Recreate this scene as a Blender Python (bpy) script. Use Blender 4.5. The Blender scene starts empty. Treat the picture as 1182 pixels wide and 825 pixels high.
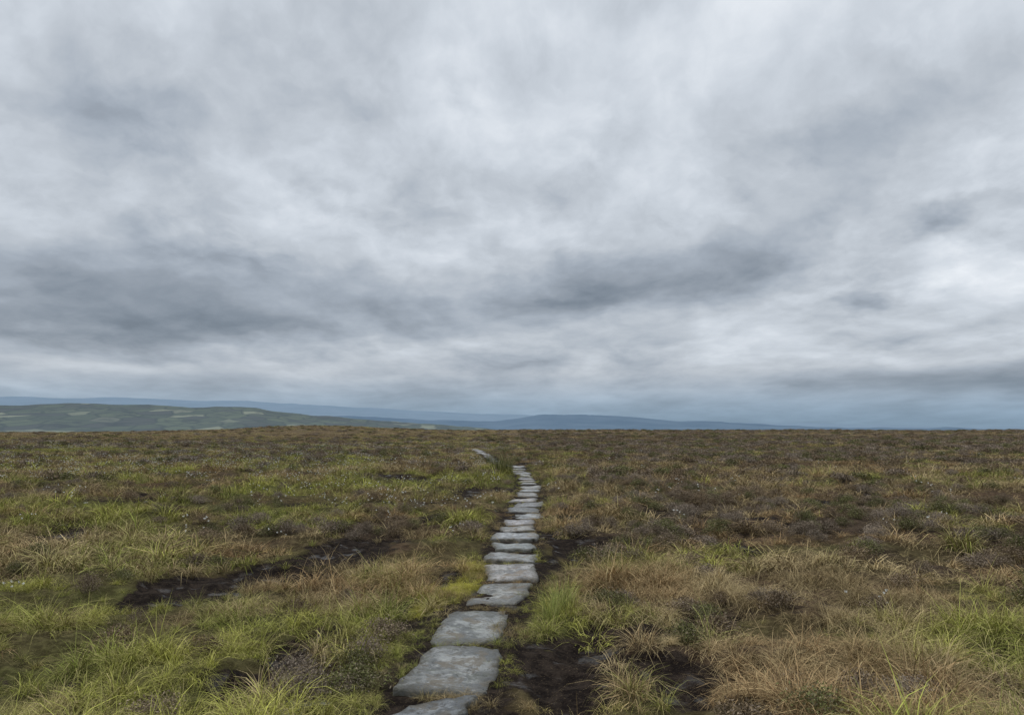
import bpy, math, numpy as np
from mathutils import Vector
R = math.radians
rng = np.random.default_rng(7)
sc = bpy.context.scene
sc.view_settings.view_transform = 'Standard'
sc.view_settings.look = 'None'
sc.view_settings.exposure = 0

# ------------------------------------------------------------ numpy noise
def _h(ix, iy, s):
    n = (ix.astype(np.int64)*374761393 + iy.astype(np.int64)*668265263 + s*2147483647) & 0xffffffff
    n = ((n ^ (n >> 13))*1274126177) & 0xffffffff
    n = ((n ^ (n >> 16))*2246822519) & 0xffffffff
    return ((n ^ (n >> 15)) & 0xffffff)/float(0xffffff)
def vn(x, y, s=0):
    ix = np.floor(x); iy = np.floor(y)
    fx = x-ix; fy = y-iy
    fx = fx*fx*(3-2*fx); fy = fy*fy*(3-2*fy)
    a=_h(ix,iy,s); b=_h(ix+1,iy,s); c=_h(ix,iy+1,s); d=_h(ix+1,iy+1,s)
    return (a*(1-fx)+b*fx)*(1-fy)+(c*(1-fx)+d*fx)*fy
def fbm(x, y, s=0, o=4):
    t=0; a=.5; tot=0
    for i in range(o):
        t = t + a*vn(x*2**i+17.3*i, y*2**i-9.1*i, s+i*13); tot+=a; a*=.5
    return t/tot
def ss(a,b,x):
    t=np.clip((x-a)/(b-a),0,1); return t*t*(3-2*t)
def ga(x,y,L):
    t=np.zeros_like(x)
    for (cx,cy,rx,ry,am) in L:
        t = t + am*np.exp(-((x-cx)/rx)**2-((y-cy)/ry)**2)
    return t

# ------------------------------------------------------------ path centreline
PY = np.array([-5,0,3,4.5,5.2,6.4,7.6,8.7,10.5,12.2,13.6,14.6,15.7,17.5,19.9,23.3,26.8,31,35.8,42.3,49.7,60,80])
PX = np.array([-.9,-.75,-.55,-.46,-.38,-.31,-.13,0,.02,.04,.14,.33,.25,.38,.48,.48,.40,.29,-.04,-1.0,-1.95,-3,-6])
def pathx(y): return np.interp(y,PY,PX)

PEAT = [(-2.25,10.5,.62,1.6,1.35),(-5.0,9.7,1.2,.35,.5),(-1.72,4.7,.2,.95,1.15),(-1.5,5.9,.2,.8,.95),
        (.38,4.8,.33,.85,1.25),(.60,5.8,.33,.6,.9),(1.2,6.3,.4,.45,.75),(.85,9.6,.35,1.3,.8),(-3.1,4.9,.3,.3,.7),(1.9,6.6,.4,.3,.75),
        (.40,7.8,.2,.5,.4),(-1.3,13.5,.6,.7,.7),(-1.0,20,1.2,1.3,.85),(-4,16,1.4,.8,.75),(-1.8,17,1.4,.8,.7),(2.6,14,.8,.7,.6),
        (-3.2,25,1.6,2.0,1.0),(3.5,5.3,.35,.35,.65),(-6,28,2.3,1.6,.9),(-3.4,7.6,.6,.25,.6),(4.5,9,.9,.45,.65),(3,11,.7,.4,.6),(2.6,7.6,.5,.25,.6),(1.7,5.0,.25,.2,.6),
        (-3.6,9.6,.5,1.0,-.7)]
def peat(x,y):
    wx = x+.35*(fbm(x*3.2,y*3.2,90,4)-.5)*2.2; wy=y+.5*(fbm(x*3,y*3,91,4)-.5)*2.2
    p = ga(wx,wy,PEAT)
    n = fbm(x*.9,y*.6,31,4)
    p = p + ss(.62,.72,n)*.75 + .5*(fbm(x*3.5,y*3.5,95,3)-.5)*ss(.1,.5,p)
    return np.clip(p*1.15-.12,0,1)

def height(x,y):
    r=np.hypot(x,y)
    h = .22*(fbm(x*1.6,y*1.6,3,4)-.5) + .24*(fbm(x*.35,y*.35,5,3)-.5)
    h = h + .9*(fbm(x*.045,y*.045,8,3)-.5)*ss(15,70,r) + .09*(fbm(x*4.5,y*4.5,10,2)-.5)*ss(60,25,r)
    h = h - .07*peat(x,y)
    h = h - .35*np.exp(-((y-39)/4.5)**2-((x+.5)/5)**2)
    w = np.exp(-((x-pathx(y))/.62)**4)*ss(75,55,r)*(y>-6)
    base = -.03 - .30*np.exp(-((y-39)/4.5)**2) + .1*(fbm(y*.12,y*0,77,2)-.5)*ss(10,20,y)
    h = h*(1-w)+base*w
    az = np.degrees(np.arctan2(x,y))
    h = h + 1.0*ss(70,300,r)*(1+.35*(fbm(az*.12+50,az*0,60,3)-.5)) + 1.7*np.exp(-((az+14.5)/6)**2)*ss(120,300,r) - .7*np.exp(-((az+33)/9)**2)*ss(120,300,r)
    e = np.clip(r-335,0,None)
    h = h - np.minimum(e*.11, 140)
    return h

GREEN=[(-3.0,5.2,1.6,1.2,.6),(-2.2,6.6,1.0,.8,.35),(-4.2,7.2,1.5,1.2,.5),(.38,6.7,.25,.8,.5),(-1.0,6.8,.6,.9,.15),(2.9,5.7,.8,.8,.45),(3.8,5.2,.5,.6,.2),
       (-5.5,14,5,2.2,.34),(-8,20,6,4,.32),(-4,22,4,5,.26),(1.6,8.8,.8,.7,.35),(1.2,11,1,1,.3),(-1.3,9,.6,1.3,.2),(5,13,3,1.2,.28),(-1.2,5.0,.5,.6,-.4),
       (-3.2,8.3,2,.6,-.2),(1.6,5.2,.9,.9,-.35),(-1.62,10.1,.4,.5,-.7),(2.2,7.2,1,.6,-.25),(-.95,12,.6,2.5,.25),(4.6,7.2,1,.5,.4),(5.5,10,1.5,.6,.4),(2.5,10,1,.5,.35)]
def green(x,y):
    r=np.hypot(x,y)
    g = .29 + 1.4*(fbm(x*.22,y*.16,41,4)-.5) + 1.4*(fbm(x*1.1,y*1.1,44,3)-.5) + ga(x,y,GREEN)
    g = g + .22*np.exp(-((np.abs(x-pathx(y))-.5)/.35)**2)*ss(60,30,r)
    g = g + .10*(x<-1) - .08*ss(1.0,6,x)*ss(8,14,y) + .06*ss(20,50,r)*(1-ss(-2,8,x)) - .25*ss(60,160,r)
    return np.clip(g,0,1)
HEATH=[(-1.15,5.0,.45,.5,.7),(-.9,5.7,.3,.4,.4),(1.65,9.8,.9,.8,.5),(2.0,6.9,1.0,.7,.5),(-3.5,12,1.5,.8,.3),(-2.8,8.4,1.2,.5,.3),(-6,9.5,2,.6,.4),
       (3,15,5,4,.2),(-3,5.2,1.3,1.3,-.4),(2.9,5.6,.7,.8,-.35),(-8,20,6,4,-.10),(1.1,5.3,.5,.6,.45),(1.9,4.7,.6,.4,.4),(3.6,6.5,1,.4,.35),(-3.4,6.1,.4,.3,.4)]
def heath(x,y):
    h = .05 + 1.3*(fbm(x*.3,y*.22,71,4)-.5) + 1.3*(fbm(x*1.3,y*1.3,74,3)-.5) + ga(x,y,HEATH) + .32*ss(.8,6,x)*ss(6,12,y)+ .14*ss(25,60,y)
    d=np.abs(x-pathx(y)); h = h - .6*np.exp(-(d/.7)**2)
    return np.clip(h,0,1)

# ------------------------------------------------------------ helpers
def mesh_q(name, V, Q, cols=None, mats=(), smooth=False, matidx=None):
    me=bpy.data.meshes.new(name); V=np.asarray(V,dtype=np.float32); Q=np.asarray(Q,dtype=np.int32)
    me.vertices.add(len(V)); me.vertices.foreach_set('co',V.ravel())
    me.loops.add(Q.size); me.loops.foreach_set('vertex_index',Q.ravel())
    me.polygons.add(len(Q)); me.polygons.foreach_set('loop_start',np.arange(0,Q.size,4,dtype=np.int32))
    if matidx is not None: me.polygons.foreach_set('material_index',np.asarray(matidx,dtype=np.int32))
    me.polygons.foreach_set('use_smooth',np.full(len(Q),smooth))
    me.update(calc_edges=True)
    if cols:
        for k,c in cols.items():
            a=me.attributes.new(k,'FLOAT_COLOR','POINT')
            c=np.asarray(c,dtype=np.float32)
            if c.shape[1]==3: c=np.hstack([c,np.ones((len(c),1),np.float32)])
            a.data.foreach_set('color',c.ravel())
    for m in mats: me.materials.append(m)
    return me
def add(name, me):
    o=bpy.data.objects.new(name,me); sc.collection.objects.link(o); return o

class NT:
    def __init__(s,tree): s.t=tree; s.n=tree.nodes; s.l=tree.links
    def put(s,sock,v):
        if isinstance(v,bpy.types.NodeSocket): s.l.new(v,sock)
        else: sock.default_value=v
    def m(s,op,a,b=0.0,c=None,clamp=False):
        n=s.n.new('ShaderNodeMath'); n.operation=op; n.use_clamp=clamp
        s.put(n.inputs[0],a); s.put(n.inputs[1],b)
        if c is not None: s.put(n.inputs[2],c)
        return n.outputs[0]
    def mix(s,f,a,b,bt='MIX'):
        n=s.n.new('ShaderNodeMix'); n.data_type='RGBA'; n.blend_type=bt
        s.put(n.inputs[0],f)
        for i,v in ((6,a),(7,b)):
            if not isinstance(v,bpy.types.NodeSocket): v=(*v,1) if len(v)==3 else v
            s.put(n.inputs[i],v)
        return n.outputs[2]
    def noise(s,vec,scale,detail=4,rough=.5,dist=0,out='Fac'):
        n=s.n.new('ShaderNodeTexNoise'); s.l.new(vec,n.inputs['Vector'])
        n.inputs['Scale'].default_value=scale; n.inputs['Detail'].default_value=detail
        n.inputs['Roughness'].default_value=rough; n.inputs['Distortion'].default_value=dist
        return n.outputs[out]
    def vm(s,op,a,b=None,c=None,out=0):
        n=s.n.new('ShaderNodeVectorMath'); n.operation=op; s.put(n.inputs[0],a)
        if b is not None: s.put(n.inputs[1],b)
        if c is not None: s.put(n.inputs[2],c)
        return n.outputs[out]
    def mr(s,v,a,b,c=0.0,d=1.0,smooth=True):
        n=s.n.new('ShaderNodeMapRange'); n.interpolation_type='SMOOTHSTEP' if smooth else 'LINEAR'
        s.put(n.inputs[0],v)
        for i,q in zip((1,2,3,4),(a,b,c,d)): s.put(n.inputs[i],q)
        return n.outputs[0]
    def attr(s,name,typ='GEOMETRY',out='Color'):
        n=s.n.new('ShaderNodeAttribute'); n.attribute_name=name; n.attribute_type=typ; return n.outputs[out]
def newmat(name):
    m=bpy.data.materials.new(name); m.use_nodes=True; m.node_tree.nodes.clear()
    t=NT(m.node_tree); o=t.n.new('ShaderNodeOutputMaterial'); return m,t,o

# ------------------------------------------------------------ materials
def foliage_mat(name, second, amt):
    m,t,o=newmat(name)
    tint=t.attr('tint','INSTANCER'); col=t.attr('col')
    sp=t.n.new('ShaderNodeSeparateColor'); t.l.new(col,sp.inputs[0])
    r,g,b=sp.outputs
    f=t.m('MULTIPLY',t.mr(r,.5,1.0),amt)
    c=t.mix(f,tint,second)
    c=t.mix(t.m('MULTIPLY',g,.18),c,(.50,.42,.22))
    br=t.mr(b,0,1,.42,1.75,False)
    c=t.vm('MULTIPLY',c,br)
    p=t.n.new('ShaderNodeBsdfDiffuse'); t.l.new(c,p.inputs[0]); t.l.new(p.outputs[0],o.inputs[0])
    return m
m_grass=foliage_mat('grass_blades',(.40,.32,.17),.6)
m_heath=foliage_mat('heather_foliage',(.25,.20,.155),.7)
mw,t,o=newmat('cotton_fluff'); p=t.n.new('ShaderNodeBsdfDiffuse'); p.inputs['Color'].default_value=(.75,.75,.70,1); t.l.new(p.outputs[0],o.inputs[0])

# ground
mg,t,o=newmat('moor_ground')
geo=t.n.new('ShaderNodeNewGeometry').outputs['Position']
gc=t.attr('gcol'); pk=t.attr('gpeat')
sp=t.n.new('ShaderNodeSeparateColor'); t.l.new(pk,sp.inputs[0]); P=sp.outputs[0]
n1=t.noise(geo,9,5,.68); n2=t.noise(geo,60,2,.7); n3=t.noise(geo,.7,5,.6)
c=t.mix(t.mr(n1,.38,.66),t.vm('MULTIPLY',gc,(.38,.35,.34)),t.vm('MULTIPLY',gc,(1.35,1.25,1.2)))
c=t.mix(t.mr(n2,.55,.75,0,.6),c,(.18,.135,.08))
c=t.mix(t.mr(n3,.3,.7,0,.35),c,t.vm('MULTIPLY',gc,(1.3,1.1,1.1)))
Pn=t.m('ADD',P,t.m('MULTIPLY',t.m('SUBTRACT',n1,.5),.9))
pe=t.mix(t.mr(n1,.4,.65),(.012,.009,.008),(.038,.029,.023))
pe=t.mix(t.mr(n2,.58,.72,0,.65),pe,(.12,.09,.056))
c=t.mix(t.mr(Pn,.3,.55),c,pe)
p=t.n.new('ShaderNodeBsdfPrincipled'); t.l.new(c,p.inputs['Base Color'])
wet=t.m('MULTIPLY',t.mr(P,.5,.85),t.mr(t.noise(geo,3.5,4,.6),.54,.64))
t.l.new(t.mr(wet,0,1,.95,.40,False),p.inputs['Roughness']); t.l.new(t.mr(wet,0,1,.03,.24,False),p.inputs['Specular IOR Level'])
bp=t.n.new('ShaderNodeBump'); bp.inputs['Strength'].default_value=1; bp.inputs['Distance'].default_value=.06
t.l.new(t.m('ADD',n1,t.m('MULTIPLY',n2,.35)),bp.inputs['Height']); t.l.new(bp.outputs[0],p.inputs['Normal'])
t.l.new(p.outputs[0],o.inputs[0])

# stone
ms,t,o=newmat('gritstone')
geo=t.n.new('ShaderNodeNewGeometry').outputs['Position']
sc_=t.attr('scol')
sps=t.n.new('ShaderNodeSeparateColor'); t.l.new(t.attr('sedge'),sps.inputs[0]); ED=sps.outputs[0]
a=t.noise(geo,3.5,8,.66,.4); b=t.noise(geo,16,8,.8); d=t.noise(geo,110,3,.7); e=t.noise(geo,5,7,.72,.6)
c=t.mix(t.mr(a,.43,.57),(.155,.165,.17),(.37,.385,.395))
c=t.mix(t.mr(b,.53,.60,0,.75),c,(.56,.575,.57))
c=t.mix(t.mr(b,.47,.40,0,.85),c,(.075,.075,.068))
c=t.mix(t.mr(e,.51,.60,0,.8),c,(.185,.155,.11))
c=t.mix(t.mr(e,.46,.39,0,.35),c,(.15,.16,.11))
c=t.mix(t.mr(t.m('ADD',ED,t.m('MULTIPLY',t.m('SUBTRACT',b,.5),2.2)),.66,1.05,0,.9),c,(.060,.053,.033))
c=t.mix(t.mr(d,.56,.7,0,.6),c,(.09,.085,.08))
c=t.vm('MULTIPLY',c,sc_)
p=t.n.new('ShaderNodeBsdfPrincipled'); t.l.new(c,p.inputs['Base Color'])
t.l.new(t.mr(a,.38,.62,.36,.75),p.inputs['Roughness'])
bp=t.n.new('ShaderNodeBump'); bp.inputs['Strength'].default_value=1; bp.inputs['Distance'].default_value=.03
t.l.new(t.m('ADD',t.m('ADD',b,t.m('MULTIPLY',e,1.5)),t.m('MULTIPLY',d,.25)),bp.inputs['Height']); t.l.new(bp.outputs[0],p.inputs['Normal'])
t.l.new(p.outputs[0],o.inputs[0])

# ------------------------------------------------------------ moorland sheet
angs=np.concatenate([np.linspace(-55,55,760),np.linspace(56,304,125)])
rr=[.25]
while rr[-1]<420: rr.append(rr[-1]*(1.013 if rr[-1]>2.5 else 1.05))
while rr[-1]<40000: rr.append(rr[-1]*1.15)
rr=np.array(rr); na,nr=len(angs),len(rr)
A,RR=np.meshgrid(np.radians(angs),rr)
X=(RR*np.sin(A)).ravel(); Y=(RR*np.cos(A)).ravel(); Z=height(X,Y)
i=np.arange(nr-1)[:,None]; j=np.arange(na)[None,:]; j2=(j+1)%na
Q=np.stack([i*na+j, i*na+j2, (i+1)*na+j2, (i+1)*na+j],-1).reshape(-1,4)[:, ::-1]
G=green(X,Y); H=heath(X,Y); PT=peat(X,Y); rad=np.hypot(X,Y)
def L3(f,a,b): return np.asarray(a)*(1-f[:,None])+np.asarray(b)*f[:,None]
gc=L3(G,(.088,.066,.042),(.085,.094,.034)); hh=ss(.3,.6,H)
gc=gc*(1-hh[:,None])+np.array((.070,.056,.040))*hh[:,None]
far=ss(60,250,rad)[:,None]
band=fbm(X*.012,Y*.03,55,4)[:,None]
gc=gc*(1-far)+far*(np.array((.13,.108,.064))*(.5+band*1.0))
PT=PT*ss(90,40,rad)
cov=np.exp(-((X-pathx(Y))/.5)**4)*ss(60,40,rad)*(Y>0); PT=np.maximum(PT,cov*.75)
me=mesh_q('moorland_ground',np.stack([X,Y,Z],1),Q,{'gcol':gc,'gpeat':np.stack([PT]*3,1)},[mg],True)
add('moorland_ground',me)

# ------------------------------------------------------------ flagstones
S=[(3.30,-.92,-.30,4.22,-.80,-.26),(2.25,-1.0,-.4,3.2,-.95,-.34),(1.2,-1.05,-.45,2.15,-1.0,-.42),
   (4.27,-.80,-.25,4.64,-.63,-.22),(4.74,-.70,-.11,5.70,-.63,-.07),(5.82,-.64,-.09,6.90,-.58,0),(7.13,-.43,.10,8.02,-.36,.20),
   (8.2,-.28,.26,9.08,-.30,.33),(9.24,-.31,.30,9.93,-.30,.32),(10.14,-.25,.31,10.80,-.25,.31),(11.04,-.31,.37,11.84,-.31,.38),(12.1,-.2,.37,12.60,-.2,.35),
   (12.85,-.11,.40,13.55,-.13,.40),(13.84,.04,.57,14.55,.08,.55),(14.84,-.08,.53,15.60,-.06,.55)]
y=15.9
while y<62:
    L=rng.uniform(.65,1.05); c0=float(pathx(y)); c1=float(pathx(y+L)); w=rng.uniform(.21,.32); jx=rng.uniform(-.12,.12)
    S.append((y,c0-w+jx,c0+w+jx,y+L,c1-w+jx,c1+w+jx)); y+=L+rng.uniform(.18,.5)
VV=[];QQ=[];CC=[];EE=[]; off=0
for k,(y0,a0,b0,y1,a1,b1) in enumerate(S+[(4.25,-1.42,-1.08,4.62,-1.32,-1.02)]):
    N=34 if y0<16 else 9
    u=np.linspace(0,1,N); U,V_=np.meshgrid(u,u); U=U.ravel();V_=V_.ravel()
    cu,cv=U*2-1,V_*2-1
    rn=np.random.default_rng(k+3)
    ex=.17*(fbm(cv*2.1+k*7,np.sign(cu)*3+k,5,5)-.5)*2; ey=.17*(fbm(cu*2.1+k*5,np.sign(cv)*3+k,6,5)-.5)*2
    cs=[rn.uniform(-.05,.26) for _ in range(4)]
    cam_=np.where(cu>0,np.where(cv>0,cs[0],cs[1]),np.where(cv>0,cs[2],cs[3]))
    corner=(np.abs(cu)**6*np.abs(cv)**6)*cam_
    cu2=cu*(1-corner)+ex*np.abs(cu)**3; cv2=cv*(1-corner*.7)+ey*np.abs(cv)**3
    sk=rn.uniform(-.07,.07); sh=rn.uniform(-.035,.035)
    uu=(cu2+1)/2; vv=(cv2+1)/2
    xa=a0*(1-vv)+a1*vv; xb=b0*(1-vv)+b1*vv
    x=xa+(xb-xa)*uu+sh*(vv-.5)*2; yy=y0+(y1-y0)*vv+sk*(uu-.5)*2
    tiltx=rn.uniform(-.015,.015); tilty=rn.uniform(-.012,.012)
    cz=float(height(np.array([(a0+b0)/2]),np.array([(y0+y1)/2]))[0])
    ed=np.maximum(np.abs(cu),np.abs(cv))
    z=cz+.022+rn.uniform(-.010,.012)+tiltx*cu+tilty*cv+.04*(fbm(x*4,yy*4,12,4)-.5)+.014*(fbm(x*22,yy*22,15,2)-.5)-.014*ss(.95,1.0,ed)
    if k==len(S): z-=.01
    VV.append(np.stack([x,yy,z],1))
    ii=np.arange(N-1)[:,None]; jj=np.arange(N-1)[None,:]
    q=np.stack([ii*N+jj,ii*N+jj+1,(ii+1)*N+jj+1,(ii+1)*N+jj],-1).reshape(-1,4)+off
    QQ.append(q)
    ring=np.concatenate([np.arange(N),np.arange(1,N)*N+N-1,(N-1)*N+np.arange(N-2,-1,-1),np.arange(N-2,0,-1)*N])
    low=VV[-1][ring].copy(); low[:,2]-=.14; VV.append(low)
    m=len(ring); e0=off+N*N
    r2=np.roll(ring,-1)+off; e=np.arange(m)+e0; e2=np.roll(e,-1)
    QQ.append(np.stack([ring+off,e,e2,r2],1))
    off+=N*N+m
    cc=np.array((1,1,1.0))*rn.uniform(.72,1.2)*np.array((rn.uniform(.97,1.08),1,rn.uniform(.93,1.04)))
    CC.append(np.tile(cc,(N*N+m,1)))
    edv=np.concatenate([ed,np.full(m,1.3)]); EE.append(np.stack([edv]*3,1))
me=mesh_q('flagstone_path',np.vstack(VV),np.vstack(QQ),{'scol':np.vstack(CC),'sedge':np.vstack(EE)},[ms],True)
add('flagstone_path',me)

# ------------------------------------------------------------ plant prototypes
def blades(n,h,hv,disc,curve,width,seed,seg=4,lean=.15,up=1.0):
    g=np.random.default_rng(seed); V=[];Q=[];C=[]
    th=g.uniform(0,2*np.pi,n); rr=disc*np.sqrt(g.uniform(0,1,n)); ph=th+g.normal(0,1.1,n)
    hh=h*(1+g.normal(0,hv,n)).clip(.3,2)
    cu=curve*g.uniform(.2,1.8,n)
    base=np.stack([rr*np.cos(th),rr*np.sin(th),np.full(n,-.03)],1)
    d=np.stack([np.cos(ph),np.sin(ph)],1); ws=g.uniform(.6,1.3,n)*width
    rot=g.uniform(-.9,.9,n); pd=np.stack([-np.sin(ph+rot),np.cos(ph+rot)],1)
    ra=g.uniform(0,1,n); rb=g.uniform(0,1,n)
    side=g.normal(0,.2,n)
    for s in range(seg+1):
        t=s/seg
        ang=cu*t*1.3+lean
        rad=hh*t
        fx=rad*np.sin(ang*.75); fz=rad*np.cos(ang*.75)*up
        cx=base[:,0]+d[:,0]*fx+pd[:,0]*side*rad*t; cy=base[:,1]+d[:,1]*fx+pd[:,1]*side*rad*t; cz=base[:,2]+fz
        w=ws*(1-t**1.6*.93)/2
        V.append(np.stack([cx-pd[:,0]*w,cy-pd[:,1]*w,cz],1)); V.append(np.stack([cx+pd[:,0]*w,cy+pd[:,1]*w,cz],1))
        for _ in range(2): C.append(np.stack([ra,np.full(n,t),rb],1))
    k=np.arange(n)
    for s in range(seg):
        a=2*s*n+k; Q.append(np.stack([a,a+n,a+3*n,a+2*n],1))
    return np.vstack(V),np.vstack(Q),np.vstack(C)
def proto(name,coll,parts,mats):
    V=[];Q=[];C=[];M=[];o=0
    for (v,q,c,mi) in parts:
        V.append(v);Q.append(q+o);C.append(c);M.append(np.full(len(q),mi));o+=len(v)
    me=mesh_q(name,np.vstack(V),np.vstack(Q),{'col':np.vstack(C)},mats,False,np.concatenate(M))
    ob=bpy.data.objects.new(name,me); coll.objects.link(ob)
def leaves(cent,size,g):
    n=len(cent); a=g.normal(0,1,(n,3)); a/=np.linalg.norm(a,axis=1)[:,None]
    b=np.cross(a,g.normal(0,1,(n,3))); b/=np.linalg.norm(b,axis=1)[:,None]
    s=size*g.uniform(.6,1.4,n)[:,None]
    V=np.vstack([cent-a*s,cent+b*s*.4,cent+a*s,cent-b*s*.4]); k=np.arange(n)
    Q=np.stack([k,k+n,k+2*n,k+3*n],1); r=g.uniform(0,1,n); r2=g.uniform(0,1,n)
    C=np.tile(np.stack([r,np.zeros(n),r2],1),(4,1)); return V,Q,C
def coll(n): return bpy.data.collections.new(n)
c_tuft=coll('grass_tufts'); c_mid=coll('mid_grass_tufts'); c_far=coll('far_grass_clumps'); c_heath=coll('heather_bushes'); c_cot=coll('cotton_stems'); c_rush=coll('rush_clumps'); c_hfar=coll('far_heather')
specs=[(110,.18,.4,.07,1.2,.0034,.2),(130,.15,.45,.12,1.7,.0034,.5),(80,.21,.35,.05,.9,.0036,.15),(130,.14,.45,.15,1.9,.0034,.7),(110,.17,.45,.09,1.4,.0036,.35)]
for k,(n,h,hv,d,cu,w,le) in enumerate(specs):
    proto(f'tuft_{k}',c_tuft,[(*blades(n,h,hv,d,cu,w,100+k,4,le),0)],[m_grass])
    proto(f'mtuft_{k}',c_mid,[(*blades(int(n*.5),h,hv,d*1.2,cu,w*1.9,150+k,3,le),0)],[m_grass])
for k in range(4):
    proto(f'clump_{k}',c_far,[(*blades(80,.17,.4,.36,1.1,.018,200+k,2,.4),0)],[m_grass])
def bush(seed,R_,Hh,ns,nl,ls,sw=.004,seg=3):
    g=np.random.default_rng(seed)
    v,q,c=blades(ns,Hh,.2,R_*.35,.8,sw,seed,seg,.25)
    th=g.uniform(0,2*np.pi,nl); u=np.sqrt(g.uniform(0.0,1,nl)); 
    lump=.75+.35*np.sin(3*th+seed)+.15*g.normal(0,1,nl)
    x=R_*u*np.cos(th)*lump; y=R_*u*np.sin(th)*lump
    z=Hh*np.sqrt(np.clip(1-u**2*.9,0,1))*g.uniform(.35,1.1,nl)**.6
    k=g.integers(0,ns*2,nl); ctr=np.random.default_rng(seed+1).normal(0,.2,(ns*2,3))*R_
    cent=np.stack([x,y,z],1)*.85+ctr[k]*.5; cent[:,2]=np.abs(cent[:,2])
    v2,q2,c2=leaves(cent,ls,g)
    c=c.copy(); c[:,2]*=.5
    return [(v,q,c,0),(v2,q2,c2,0)]
for k in range(4): proto(f'bush_{k}',c_heath,bush(300+k,.20,.17,80,1300,.0085),[m_heath])
for k in range(3): proto(f'fbush_{k}',c_hfar,bush(340+k,.45,.20,40,420,.030,.012,2),[m_heath])
for k in range(3):
    g=np.random.default_rng(400+k)
    v,q,c=blades(5,.28,.2,.14,.35,.003,400+k,4,.1)
    n=5; tips=(v[8*n:9*n]+v[9*n:10*n])/2
    cent=np.repeat(tips,12,0)+g.normal(0,.007,(n*12,3))
    v2,q2,c2=leaves(cent,.013,g)
    proto(f'cotton_{k}',c_cot,[(v,q,c,0),(v2,q2,c2,1)],[m_grass,mw])
for k in range(2): proto(f'rush_{k}',c_rush,[(*blades(170,.62,.25,.16,.35,.007,500+k,4,.08),0)],[m_grass])

def emitter(name,cl,P,rot,scl,tint,idx):
    me=bpy.data.meshes.new(name); n=len(P); me.vertices.add(n); me.vertices.foreach_set('co',P.astype(np.float32).ravel())
    for nm,ty,key,dat in (('rot','FLOAT_VECTOR','vector',rot),('scl','FLOAT_VECTOR','vector',scl),('tint','FLOAT_COLOR','color',np.hstack([tint,np.ones((n,1))])),('idx','INT','value',idx)):
        a=me.attributes.new(nm,ty,'POINT'); a.data.foreach_set(key,np.ascontiguousarray(dat,dtype=np.int32 if ty=='INT' else np.float32).ravel())
    ob=add(name,me)
    ng=bpy.data.node_groups.new(name+'_scatter','GeometryNodeTree')
    ng.interface.new_socket('Geometry',in_out='INPUT',socket_type='NodeSocketGeometry')
    ng.interface.new_socket('Geometry',in_out='OUTPUT',socket_type='NodeSocketGeometry')
    N=ng.nodes; gi=N.new('NodeGroupInput'); go=N.new('NodeGroupOutput')
    ip=N.new('GeometryNodeInstanceOnPoints'); ci=N.new('GeometryNodeCollectionInfo')
    ci.inputs['Collection'].default_value=cl; ci.inputs['Separate Children'].default_value=True; ci.inputs['Reset Children'].default_value=True
    def na_(nm,ty):
        q=N.new('GeometryNodeInputNamedAttribute'); q.data_type=ty; q.inputs['Name'].default_value=nm; return q.outputs['Attribute']
    ip.inputs['Pick Instance'].default_value=True
    e=N.new('FunctionNodeEulerToRotation')
    L=ng.links
    L.new(gi.outputs[0],ip.inputs['Points']); L.new(ci.outputs[0],ip.inputs['Instance'])
    L.new(na_('idx','INT'),ip.inputs['Instance Index']); L.new(na_('rot','FLOAT_VECTOR'),e.inputs[0]); L.new(e.outputs[0],ip.inputs['Rotation'])
    L.new(na_('scl','FLOAT_VECTOR'),ip.inputs['Scale']); L.new(ip.outputs[0],go.inputs[0])
    md=ob.modifiers.new('scatter','NODES'); md.node_group=ng
    return ob
def pts(r0,r1,dens,half=42):
    area=R(2*half)/2*(r1*r1-r0*r0); n=int(area*dens)
    r=np.sqrt(rng.uniform(r0*r0,r1*r1,n)); a=R(1)*rng.uniform(-half,half,n)
    return r*np.sin(a), r*np.cos(a)
def finish(x,y,tilt=.12):
    n=len(x); return np.stack([x,y,height(x,y)],1), np.stack([rng.normal(0,tilt,n),rng.normal(0,tilt,n),rng.uniform(0,6.283,n)],1)
def grass_tint(x,y):
    n=len(x); g=np.clip(green(x,y)+rng.normal(0,.12,n),0,1)
    sel=vn(x*1.7,y*1.7,150)
    dry=L3(ss(.35,.7,fbm(x*.9,y*.9,160,3)),(.19,.14,.077),(.37,.29,.16))
    rus=ss(.54,.68,fbm(x*.9+9,y*.9,170,3))[:,None]*.8
    dry=dry*(1-rus)+np.array((.265,.165,.085))*rus
    gr=L3(sel,(.14,.18,.033),(.34,.345,.070))
    f=ss(.34,.70,g)
    c=dry*(1-f[:,None])+gr*f[:,None]
    return c*rng.uniform(.6,1.3,(n,1))*(1-.08*ss(10,25,np.hypot(x,y)))[:,None], f

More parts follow.
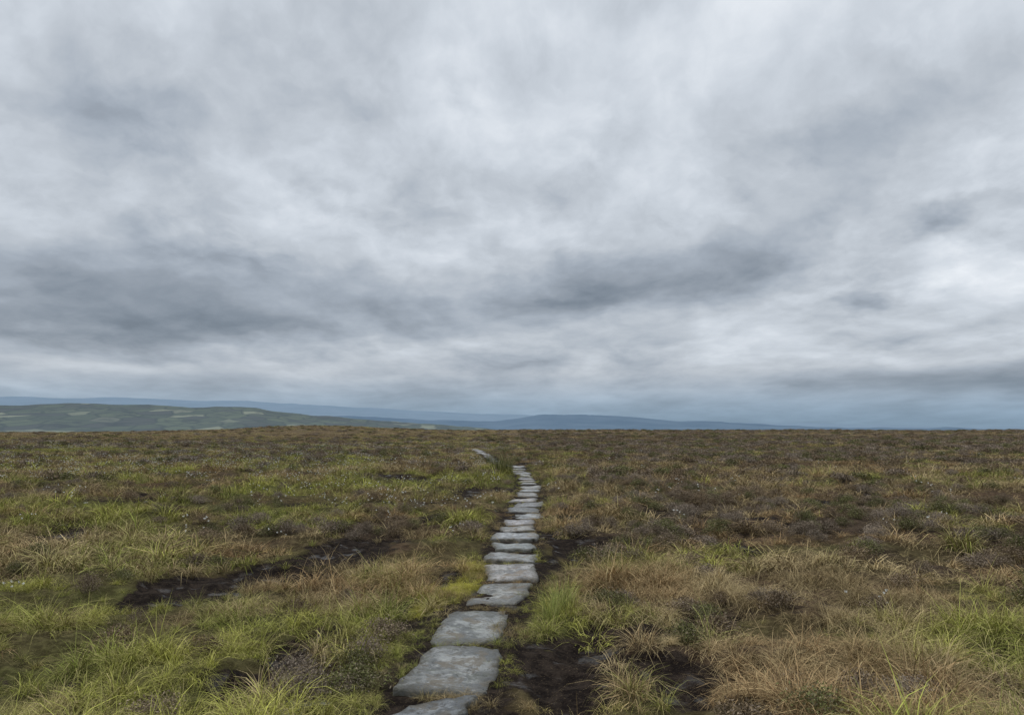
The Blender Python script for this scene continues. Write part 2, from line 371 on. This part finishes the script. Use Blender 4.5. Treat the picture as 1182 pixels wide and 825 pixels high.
def grass(zones,cl,name,idxn):
    X1=[];Y1=[];SC=[]
    for r0,r1,de,s in zones:
        x,y=pts(r0,r1,de); X1.append(x);Y1.append(y);SC.append(np.full(len(x),s))
    x=np.concatenate(X1);y=np.concatenate(Y1);s=np.concatenate(SC)
    pd=np.abs(x-pathx(y)); P_=peat(x,y); H_=heath(x,y)
    keep=(pd>.34+rng.uniform(-.08,.03,len(x)))&(P_<.38+rng.normal(0,.12,len(x)))&(rng.uniform(0,1,len(x))>ss(.3,.65,H_)*.8)
    dn=.6*fbm(x*2.4,y*2.4,210,3)+.4*fbm(x*.8,y*.8,211,2); keep&=(dn>.46)|(rng.uniform(0,1,len(x))<.24)
    x,y,s,pd,dn=x[keep],y[keep],s[keep],pd[keep],dn[keep]
    tint,f=grass_tint(x,y); P,rot=finish(x,y)
    s=s*rng.uniform(.5,1.2,len(x))*(.5+.95*ss(.4,.66,dn))*(.45+.55*ss(.35,.75,pd))
    hz=s*(.85+.2*f)
    emitter(name,cl,P,rot,np.stack([s,s,hz],1),tint,rng.integers(0,idxn,len(x)))
grass(((1.5,9,112,1.0),),c_tuft,'moor_grass',5)
grass(((9,18,42,1.15),(18,34,14,1.5)),c_mid,'moor_grass',5)
# short grass creeping over the joints and edges of the flags
x=[];y=[]
for (y0,a0,b0,y1,a1,b1) in S:
    if 4<y0<30:
        m=14; x+=list(rng.uniform(a1,b1,m)); y+=list(rng.normal(y1+.07,.035,m))
        m=22; sd=rng.integers(0,2,m); x+=list(np.where(sd==0,a0-.03,b0+.03)+rng.normal(0,.05,m)); y+=list(rng.uniform(y0,y1,m))
x=np.array(x);y=np.array(y); k=rng.uniform(0,1,len(x))<.75*ss(.35,.6,fbm(x*1.5,y*1.5,610,2))+.12; x,y=x[k],y[k]
tint,f=grass_tint(x,y); P,rot=finish(x,y,.1); s=rng.uniform(.22,.5,len(x))
emitter('moor_grass',c_tuft,P,rot,np.stack([s,s,s*.9],1),tint,rng.integers(0,5,len(x)))
# far grass clumps
X1=[];Y1=[];SC=[]
for r0,r1,de,s0 in ((30,70,2.8,1.05),(70,150,.8,1.6),(150,345,.17,2.5)):
    x,y=pts(r0,r1,de); X1.append(x);Y1.append(y);SC.append(np.full(len(x),s0))
x=np.concatenate(X1);y=np.concatenate(Y1);s=np.concatenate(SC)
pd=np.abs(x-pathx(y)); keep=((pd>.75)|(y>58))&(peat(x,y)<.5)&(rng.uniform(0,1,len(x))>ss(.3,.7,heath(x,y))*.75)
x,y,s=x[keep],y[keep],s[keep]; tint,f=grass_tint(x,y); P,rot=finish(x,y,.05)
s=s*rng.uniform(.7,1.2,len(x)); emitter('moor_grass',c_far,P,rot,np.stack([s,s,s**.4*.9],1),tint*.9,rng.integers(0,4,len(x)))
# heather
def heather(zones,cl,mx,name):
    X1=[];Y1=[];SC=[]
    for r0,r1,de,s0 in zones:
        x,y=pts(r0,r1,de); X1.append(x);Y1.append(y);SC.append(np.full(len(x),s0))
    x=np.concatenate(X1);y=np.concatenate(Y1);s=np.concatenate(SC)
    keep=(np.abs(x-pathx(y))>.55)&(peat(x,y)<.45)&(rng.uniform(0,1,len(x))<ss(.22,.62,heath(x,y))*.9+.05)
    x,y,s=x[keep],y[keep],s[keep]; n=len(x)
    f=fbm(x*1.2,y*1.2,260,3); c=L3(ss(.35,.65,f),(.165,.122,.076),(.215,.178,.14))
    gsel=(rng.uniform(0,1,n)<.28)[:,None]; c=np.where(gsel,np.array((.125,.13,.052)),c)*rng.uniform(.7,1.25,(n,1))
    P,rot=finish(x,y,.1); s=s*rng.uniform(.6,1.25,n)
    emitter(name,cl,P,rot,np.stack([s,s,s**.5*rng.uniform(.75,1.15,n)],1),c,rng.integers(0,mx,n))
heather(((1.5,9,18,1.0),(9,24,8.5,1.2)),c_heath,4,'heather')
heather(((24,60,2.6,1.0),(60,140,.6,1.7),(140,330,.1,2.6)),c_hfar,3,'heather')
# cotton grass
x,y=pts(5,90,1.2); n=len(x)
k=rng.uniform(0,1,n)<(ss(.40,.60,fbm(x*.12,y*.12,300,3))*(x<1)*.8*ss(8,16,y)+.05+.12*(x<0))*(np.abs(x-pathx(y))>.6)*(peat(x,y)<.5)
x,y=x[k],y[k]; P,rot=finish(x,y,.06); s=rng.uniform(.55,1.0,len(x))
emitter('cotton_grass',c_cot,P,rot,np.stack([s]*3,1),np.tile((.16,.14,.06),(len(x),1)),rng.integers(0,3,len(x)))
# rushes
RU=[(-.38,27.6,1.35),(-.15,27.9,1.2),(-.62,28.3,1.1),(-1.3,41,.8),(.5,7.0,.42),(.33,6.5,.40),(.42,6.75,.45),(-5.6,16,.4),(-5.9,16.2,.45)]
x=np.array([a[0] for a in RU]);y=np.array([a[1] for a in RU]);s=np.array([a[2] for a in RU]);P,rot=finish(x,y,.04)
tc=np.array([(.05,.075,.025)]*4+[(.25,.30,.08)]*3+[(.05,.08,.02)]*2)
emitter('rush_clump',c_rush,P,rot,np.stack([s*1.0,s*1.0,s],1),tc,rng.integers(0,2,len(x)))
# moss cushions
n=420; ci=rng.integers(0,4,n); cx=np.array([-.58,-.46,-.78,-.5])[ci]; cy=np.array([8.0,8.9,7.4,7.9])[ci]
x=cx+rng.normal(0,.09,n); y=cy+rng.normal(0,.22,n); P,rot=finish(x,y,.1); s=rng.uniform(.18,.36,n)
emitter('moss_patch',c_tuft,P,rot,np.stack([s*1.5,s*1.5,s*1.0],1),np.tile((.32,.31,.035),(n,1))*rng.uniform(.6,1.2,(n,1)),rng.integers(0,5,n))

# ------------------------------------------------------------ distant hills
def hill(name,prof,r0,r1,mat,nz=.03,seed=1,azr=(-75,75),nA=700,nR=60,zb=-140):
    az=np.linspace(*azr,nA); t=np.linspace(0,1.25,nR); AZ,T=np.meshgrid(az,t)
    pe=np.interp(AZ,[p[0] for p in prof],[p[1] for p in prof])
    rr=r0+(r1-r0)*T; top=np.tan(np.radians(pe))*r1
    x=rr*np.sin(np.radians(AZ)); y=rr*np.cos(np.radians(AZ))
    f=np.where(T<1,ss(0,1,T)*.5+.5*T,1-(T-1)*1.0)
    n=fbm(x/(r1*.05)+seed*9,y/(r1*.05),seed,5)-.5
    z=zb+(top+1.6-zb)*f+(nz*(r1*.12))*n*np.clip(T*1.2,0,1)
    i=np.arange(nR-1)[:,None]; j=np.arange(nA-1)[None,:]
    Q=np.stack([i*nA+j,i*nA+j+1,(i+1)*nA+j+1,(i+1)*nA+j],-1).reshape(-1,4)
    add(name,mesh_q(name,np.stack([x.ravel(),y.ravel(),z.ravel()],1),Q,None,[mat],True))
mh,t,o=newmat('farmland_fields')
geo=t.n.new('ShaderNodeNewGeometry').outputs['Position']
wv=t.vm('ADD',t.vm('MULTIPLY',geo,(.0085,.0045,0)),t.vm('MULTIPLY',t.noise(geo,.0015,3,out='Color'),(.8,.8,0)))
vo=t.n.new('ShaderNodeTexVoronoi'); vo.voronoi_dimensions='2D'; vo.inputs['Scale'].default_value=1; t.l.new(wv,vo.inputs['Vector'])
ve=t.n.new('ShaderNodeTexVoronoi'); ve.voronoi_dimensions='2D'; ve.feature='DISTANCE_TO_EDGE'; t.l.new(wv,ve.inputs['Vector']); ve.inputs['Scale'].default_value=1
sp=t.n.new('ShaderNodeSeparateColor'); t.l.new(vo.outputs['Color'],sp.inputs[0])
c=t.mix(sp.outputs[0],(.105,.132,.135),(.135,.165,.148))  # field and hedge greens muted bluish, aerial haze painted into the colour
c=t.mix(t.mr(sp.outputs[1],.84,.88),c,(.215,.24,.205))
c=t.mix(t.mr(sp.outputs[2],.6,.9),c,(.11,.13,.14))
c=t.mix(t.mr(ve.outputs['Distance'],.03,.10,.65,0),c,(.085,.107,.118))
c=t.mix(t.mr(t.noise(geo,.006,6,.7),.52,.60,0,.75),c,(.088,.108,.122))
p=t.n.new('ShaderNodeBsdfDiffuse'); t.l.new(c,p.inputs[0]); t.l.new(p.outputs[0],o.inputs[0])
def painted_haze(name,a,b):  # aerial haze painted as muted blue diffuse colour, no volume
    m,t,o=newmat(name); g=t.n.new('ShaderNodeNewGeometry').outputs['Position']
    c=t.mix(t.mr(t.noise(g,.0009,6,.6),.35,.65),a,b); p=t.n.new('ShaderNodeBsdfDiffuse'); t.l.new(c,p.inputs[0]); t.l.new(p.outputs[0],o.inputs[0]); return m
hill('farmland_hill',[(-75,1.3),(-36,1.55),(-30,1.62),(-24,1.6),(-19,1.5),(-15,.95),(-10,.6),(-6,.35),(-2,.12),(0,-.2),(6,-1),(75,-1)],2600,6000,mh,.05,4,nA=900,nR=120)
hill('distant_hills',[(-75,1.2),(-30,1.5),(-22,1.2),(-12,.9),(-6,.7),(-1,.7),(2,1.1),(5,1.12),(8,1.0),(12,.65),(16,.4),(20,.25),(24,.05),(75,-.1)],9000,14000,painted_haze('haze_painted_blue_hill',(.115,.17,.235),(.14,.198,.265)),.05,6)
hill('distant_hills',[(-75,1.8),(-34,2.0),(-28,2.15),(-20,2.0),(-12,1.6),(-5,1.3),(2,1.0),(8,.8),(14,.5),(20,.4),(26,.3),(30,.12),(75,.1)],20000,30000,painted_haze('far_haze_painted_blue_hill',(.19,.26,.335),(.205,.275,.355)),.04,9)

# ------------------------------------------------------------ sky
w=bpy.data.worlds.new('World'); sc.world=w; w.use_nodes=True; w.node_tree.nodes.clear()
t=NT(w.node_tree); out=t.n.new('ShaderNodeOutputWorld')
d=t.n.new('ShaderNodeTexCoord').outputs['Generated']
sx=t.n.new('ShaderNodeSeparateXYZ'); t.l.new(d,sx.inputs[0]); dx,dy,dz=sx.outputs
az0=t.m('MULTIPLY',t.m('ARCTAN2',dx,dy),57.2958); el0=t.m('MULTIPLY',t.m('ARCSINE',dz),57.2958)
zz=t.m('ADD',t.m('MAXIMUM',dz,0.0),.12)
cb=t.n.new('ShaderNodeCombineXYZ'); t.l.new(t.m('DIVIDE',dx,zz),cb.inputs[0]); t.l.new(t.m('DIVIDE',dy,zz),cb.inputs[1]); cb.inputs[2].default_value=5.2
st=cb.outputs[0]
mp=t.n.new('ShaderNodeMapping'); mp.vector_type='POINT'; t.l.new(st,mp.inputs[0]); mp.inputs['Rotation'].default_value=(0,0,R(22)); mp.inputs['Scale'].default_value=(1.0,.38,1)
street=mp.outputs[0]
ca=t.n.new('ShaderNodeCombineXYZ'); t.l.new(az0,ca.inputs[0]); t.l.new(el0,ca.inputs[1]); ae0=ca.outputs[0]
# cloud-lump coordinates: azimuth, and elevation stretched towards the horizon
lg=t.m('LOGARITHM',t.m('ADD',t.m('MAXIMUM',dz,0.0),.10),2.71828)
cl=t.n.new('ShaderNodeCombineXYZ'); t.l.new(t.m('MULTIPLY',az0,.0174),cl.inputs[0]); t.l.new(t.m('MULTIPLY',lg,.62),cl.inputs[1]); cl.inputs[2].default_value=1.3
ang=cl.outputs[0]
wn=t.noise(ang,3.6,5,.62,0,'Color')
amp=t.n.new('ShaderNodeCombineXYZ'); amp.inputs[0].default_value=20; t.l.new(t.m('MULTIPLY_ADD',t.m('MINIMUM',el0,16),.62,1.0),amp.inputs[1])
wc=t.vm('SUBTRACT',wn,(.5,.5,.5))
ae=t.vm('MULTIPLY_ADD',wc,amp.outputs[0],ae0)
ae=t.vm('MULTIPLY',ae,(1,1,0))
def curve(v,pts_):
    n=t.n.new('ShaderNodeValToRGB'); cr=n.color_ramp; cr.interpolation='EASE'
    e=cr.elements; e[0].position=pts_[0][0]; e[0].color=(*pts_[0][1],1); e[1].position=pts_[-1][0]; e[1].color=(*pts_[-1][1],1)
    for p_,c_ in pts_[1:-1]: q=e.new(p_); q.color=(*c_,1)
    t.l.new(v,n.inputs[0]); return n.outputs[0]
g3=lambda v:(v,v,v)
B=curve(t.m('DIVIDE',el0,60),[(0,g3(.34)),(.05,g3(.44)),(.11,g3(.60)),(.2,g3(.63)),(.35,g3(.645)),(.53,g3(.67)),(.75,g3(1.0)),(1,g3(1.0))])
blobs=[(-28,9,14,3.0,-.29),(-19,6.8,10,1.5,-.22),(-33,11.5,5,2.5,-.08),(7,10,9,2.2,-.30),(15,12.5,7,3.0,-.19),(22,17,6,3,-.15),(28,21,8,3,-.15),(-32,21.5,9,2.4,-.13),(-8,10,7,2,-.12),
 (0,23.5,6,3,.05),(-26,16.5,9,2.2,.05),(29,10.5,7,3,.12),(15,28,10,4,.05),(-5,15,5,3.5,.05),(-18,4.3,18,.6,.06),(16,5.3,11,.9,.08),(3,6,6,.6,.05),
 (26,8.8,2.6,.9,-.28),(32,13.2,3,.9,-.24),(28,3.3,9,1.0,-.15),(-2,8,6,1.2,-.10),(36,15,5,4,.08)]
acc=B
for (a,e_,ra,re,am_) in blobs:
    v=t.vm('MULTIPLY_ADD',ae,(1/ra,1/re,0),(-a/ra,-e_/re,0))
    q=t.vm('DOT_PRODUCT',v,v,out='Value')
    acc=t.m('MULTIPLY_ADD',t.m('POWER',.36788,q),am_,acc)
n1=t.noise(street,1.5,5,.52,0); n2=t.noise(st,2.8,4,.55,0)
wrp=t.vm('MULTIPLY_ADD',wc,(.12,.12,0),ang)
n3=t.noise(wrp,5.5,6,.56,0); n4=t.noise(t.vm('ADD',wrp,(.012,.026,0)),5.5,6,.56,0)
k=t.m('MULTIPLY_ADD',t.mr(n1,.38,.62),.18,-.09)
k=t.m('MULTIPLY_ADD',t.mr(n3,.44,.58),-.18,t.m('ADD',k,.08))
k=t.m('MULTIPLY_ADD',t.m('SUBTRACT',n3,n4),1.25,k)
k=t.m('MULTIPLY_ADD',t.m('SUBTRACT',n2,.5),.24,k)
k=t.m('MULTIPLY',k,t.mr(el0,0,6,.45,1.0))
k=t.m('MULTIPLY',k,t.mr(el0,14,30,1.15,.75))
acc=t.m('MULTIPLY',acc,t.m('ADD',1.0,k))
acc=t.m('MAXIMUM',acc,.16)
tint=curve(acc,[(0,(.80,1.0,1.24)),(.2,(.83,1,1.22)),(.38,(.88,1,1.16)),(.6,(.92,1,1.10)),(1,(.96,1,1.05))])
hz=t.mix(t.mr(el0,0,4.5,.85,0),tint,(.66,.98,1.32))
cc=t.vm('MULTIPLY',hz,acc)
sun_el,sun_az=R(48),R(-60)
sk=t.n.new('ShaderNodeTexSky'); sk.sky_type='NISHITA'; sk.sun_disc=False; sk.sun_elevation=sun_el; sk.sun_rotation=sun_az
b1=t.n.new('ShaderNodeBackground'); t.l.new(sk.outputs[0],b1.inputs[0]); b1.inputs[1].default_value=.06
b2=t.n.new('ShaderNodeBackground'); t.l.new(cc,b2.inputs[0]); b2.inputs[1].default_value=1.0
mx=t.n.new('ShaderNodeMixShader'); mx.inputs[0].default_value=.95
t.l.new(b1.outputs[0],mx.inputs[1]); t.l.new(b2.outputs[0],mx.inputs[2]); t.l.new(mx.outputs[0],out.inputs[0])

sl=bpy.data.lights.new('sun','SUN'); sl.energy=1.4; sl.angle=R(15); sl.color=(1,.97,.92)
so=bpy.data.objects.new('sun',sl); sc.collection.objects.link(so)
dirv=Vector((math.sin(sun_az)*math.cos(sun_el),math.cos(sun_az)*math.cos(sun_el),math.sin(sun_el)))
so.rotation_euler=(-dirv).to_track_quat('-Z','Y').to_euler()

cam=bpy.data.cameras.new('camera'); cam.sensor_width=36; cam.lens=26.2; cam.clip_start=.05; cam.clip_end=100000
co=bpy.data.objects.new('camera',cam); sc.collection.objects.link(co); co.location=(0,0,1.6); co.rotation_euler=(R(95.48),0,0)
sc.camera=co
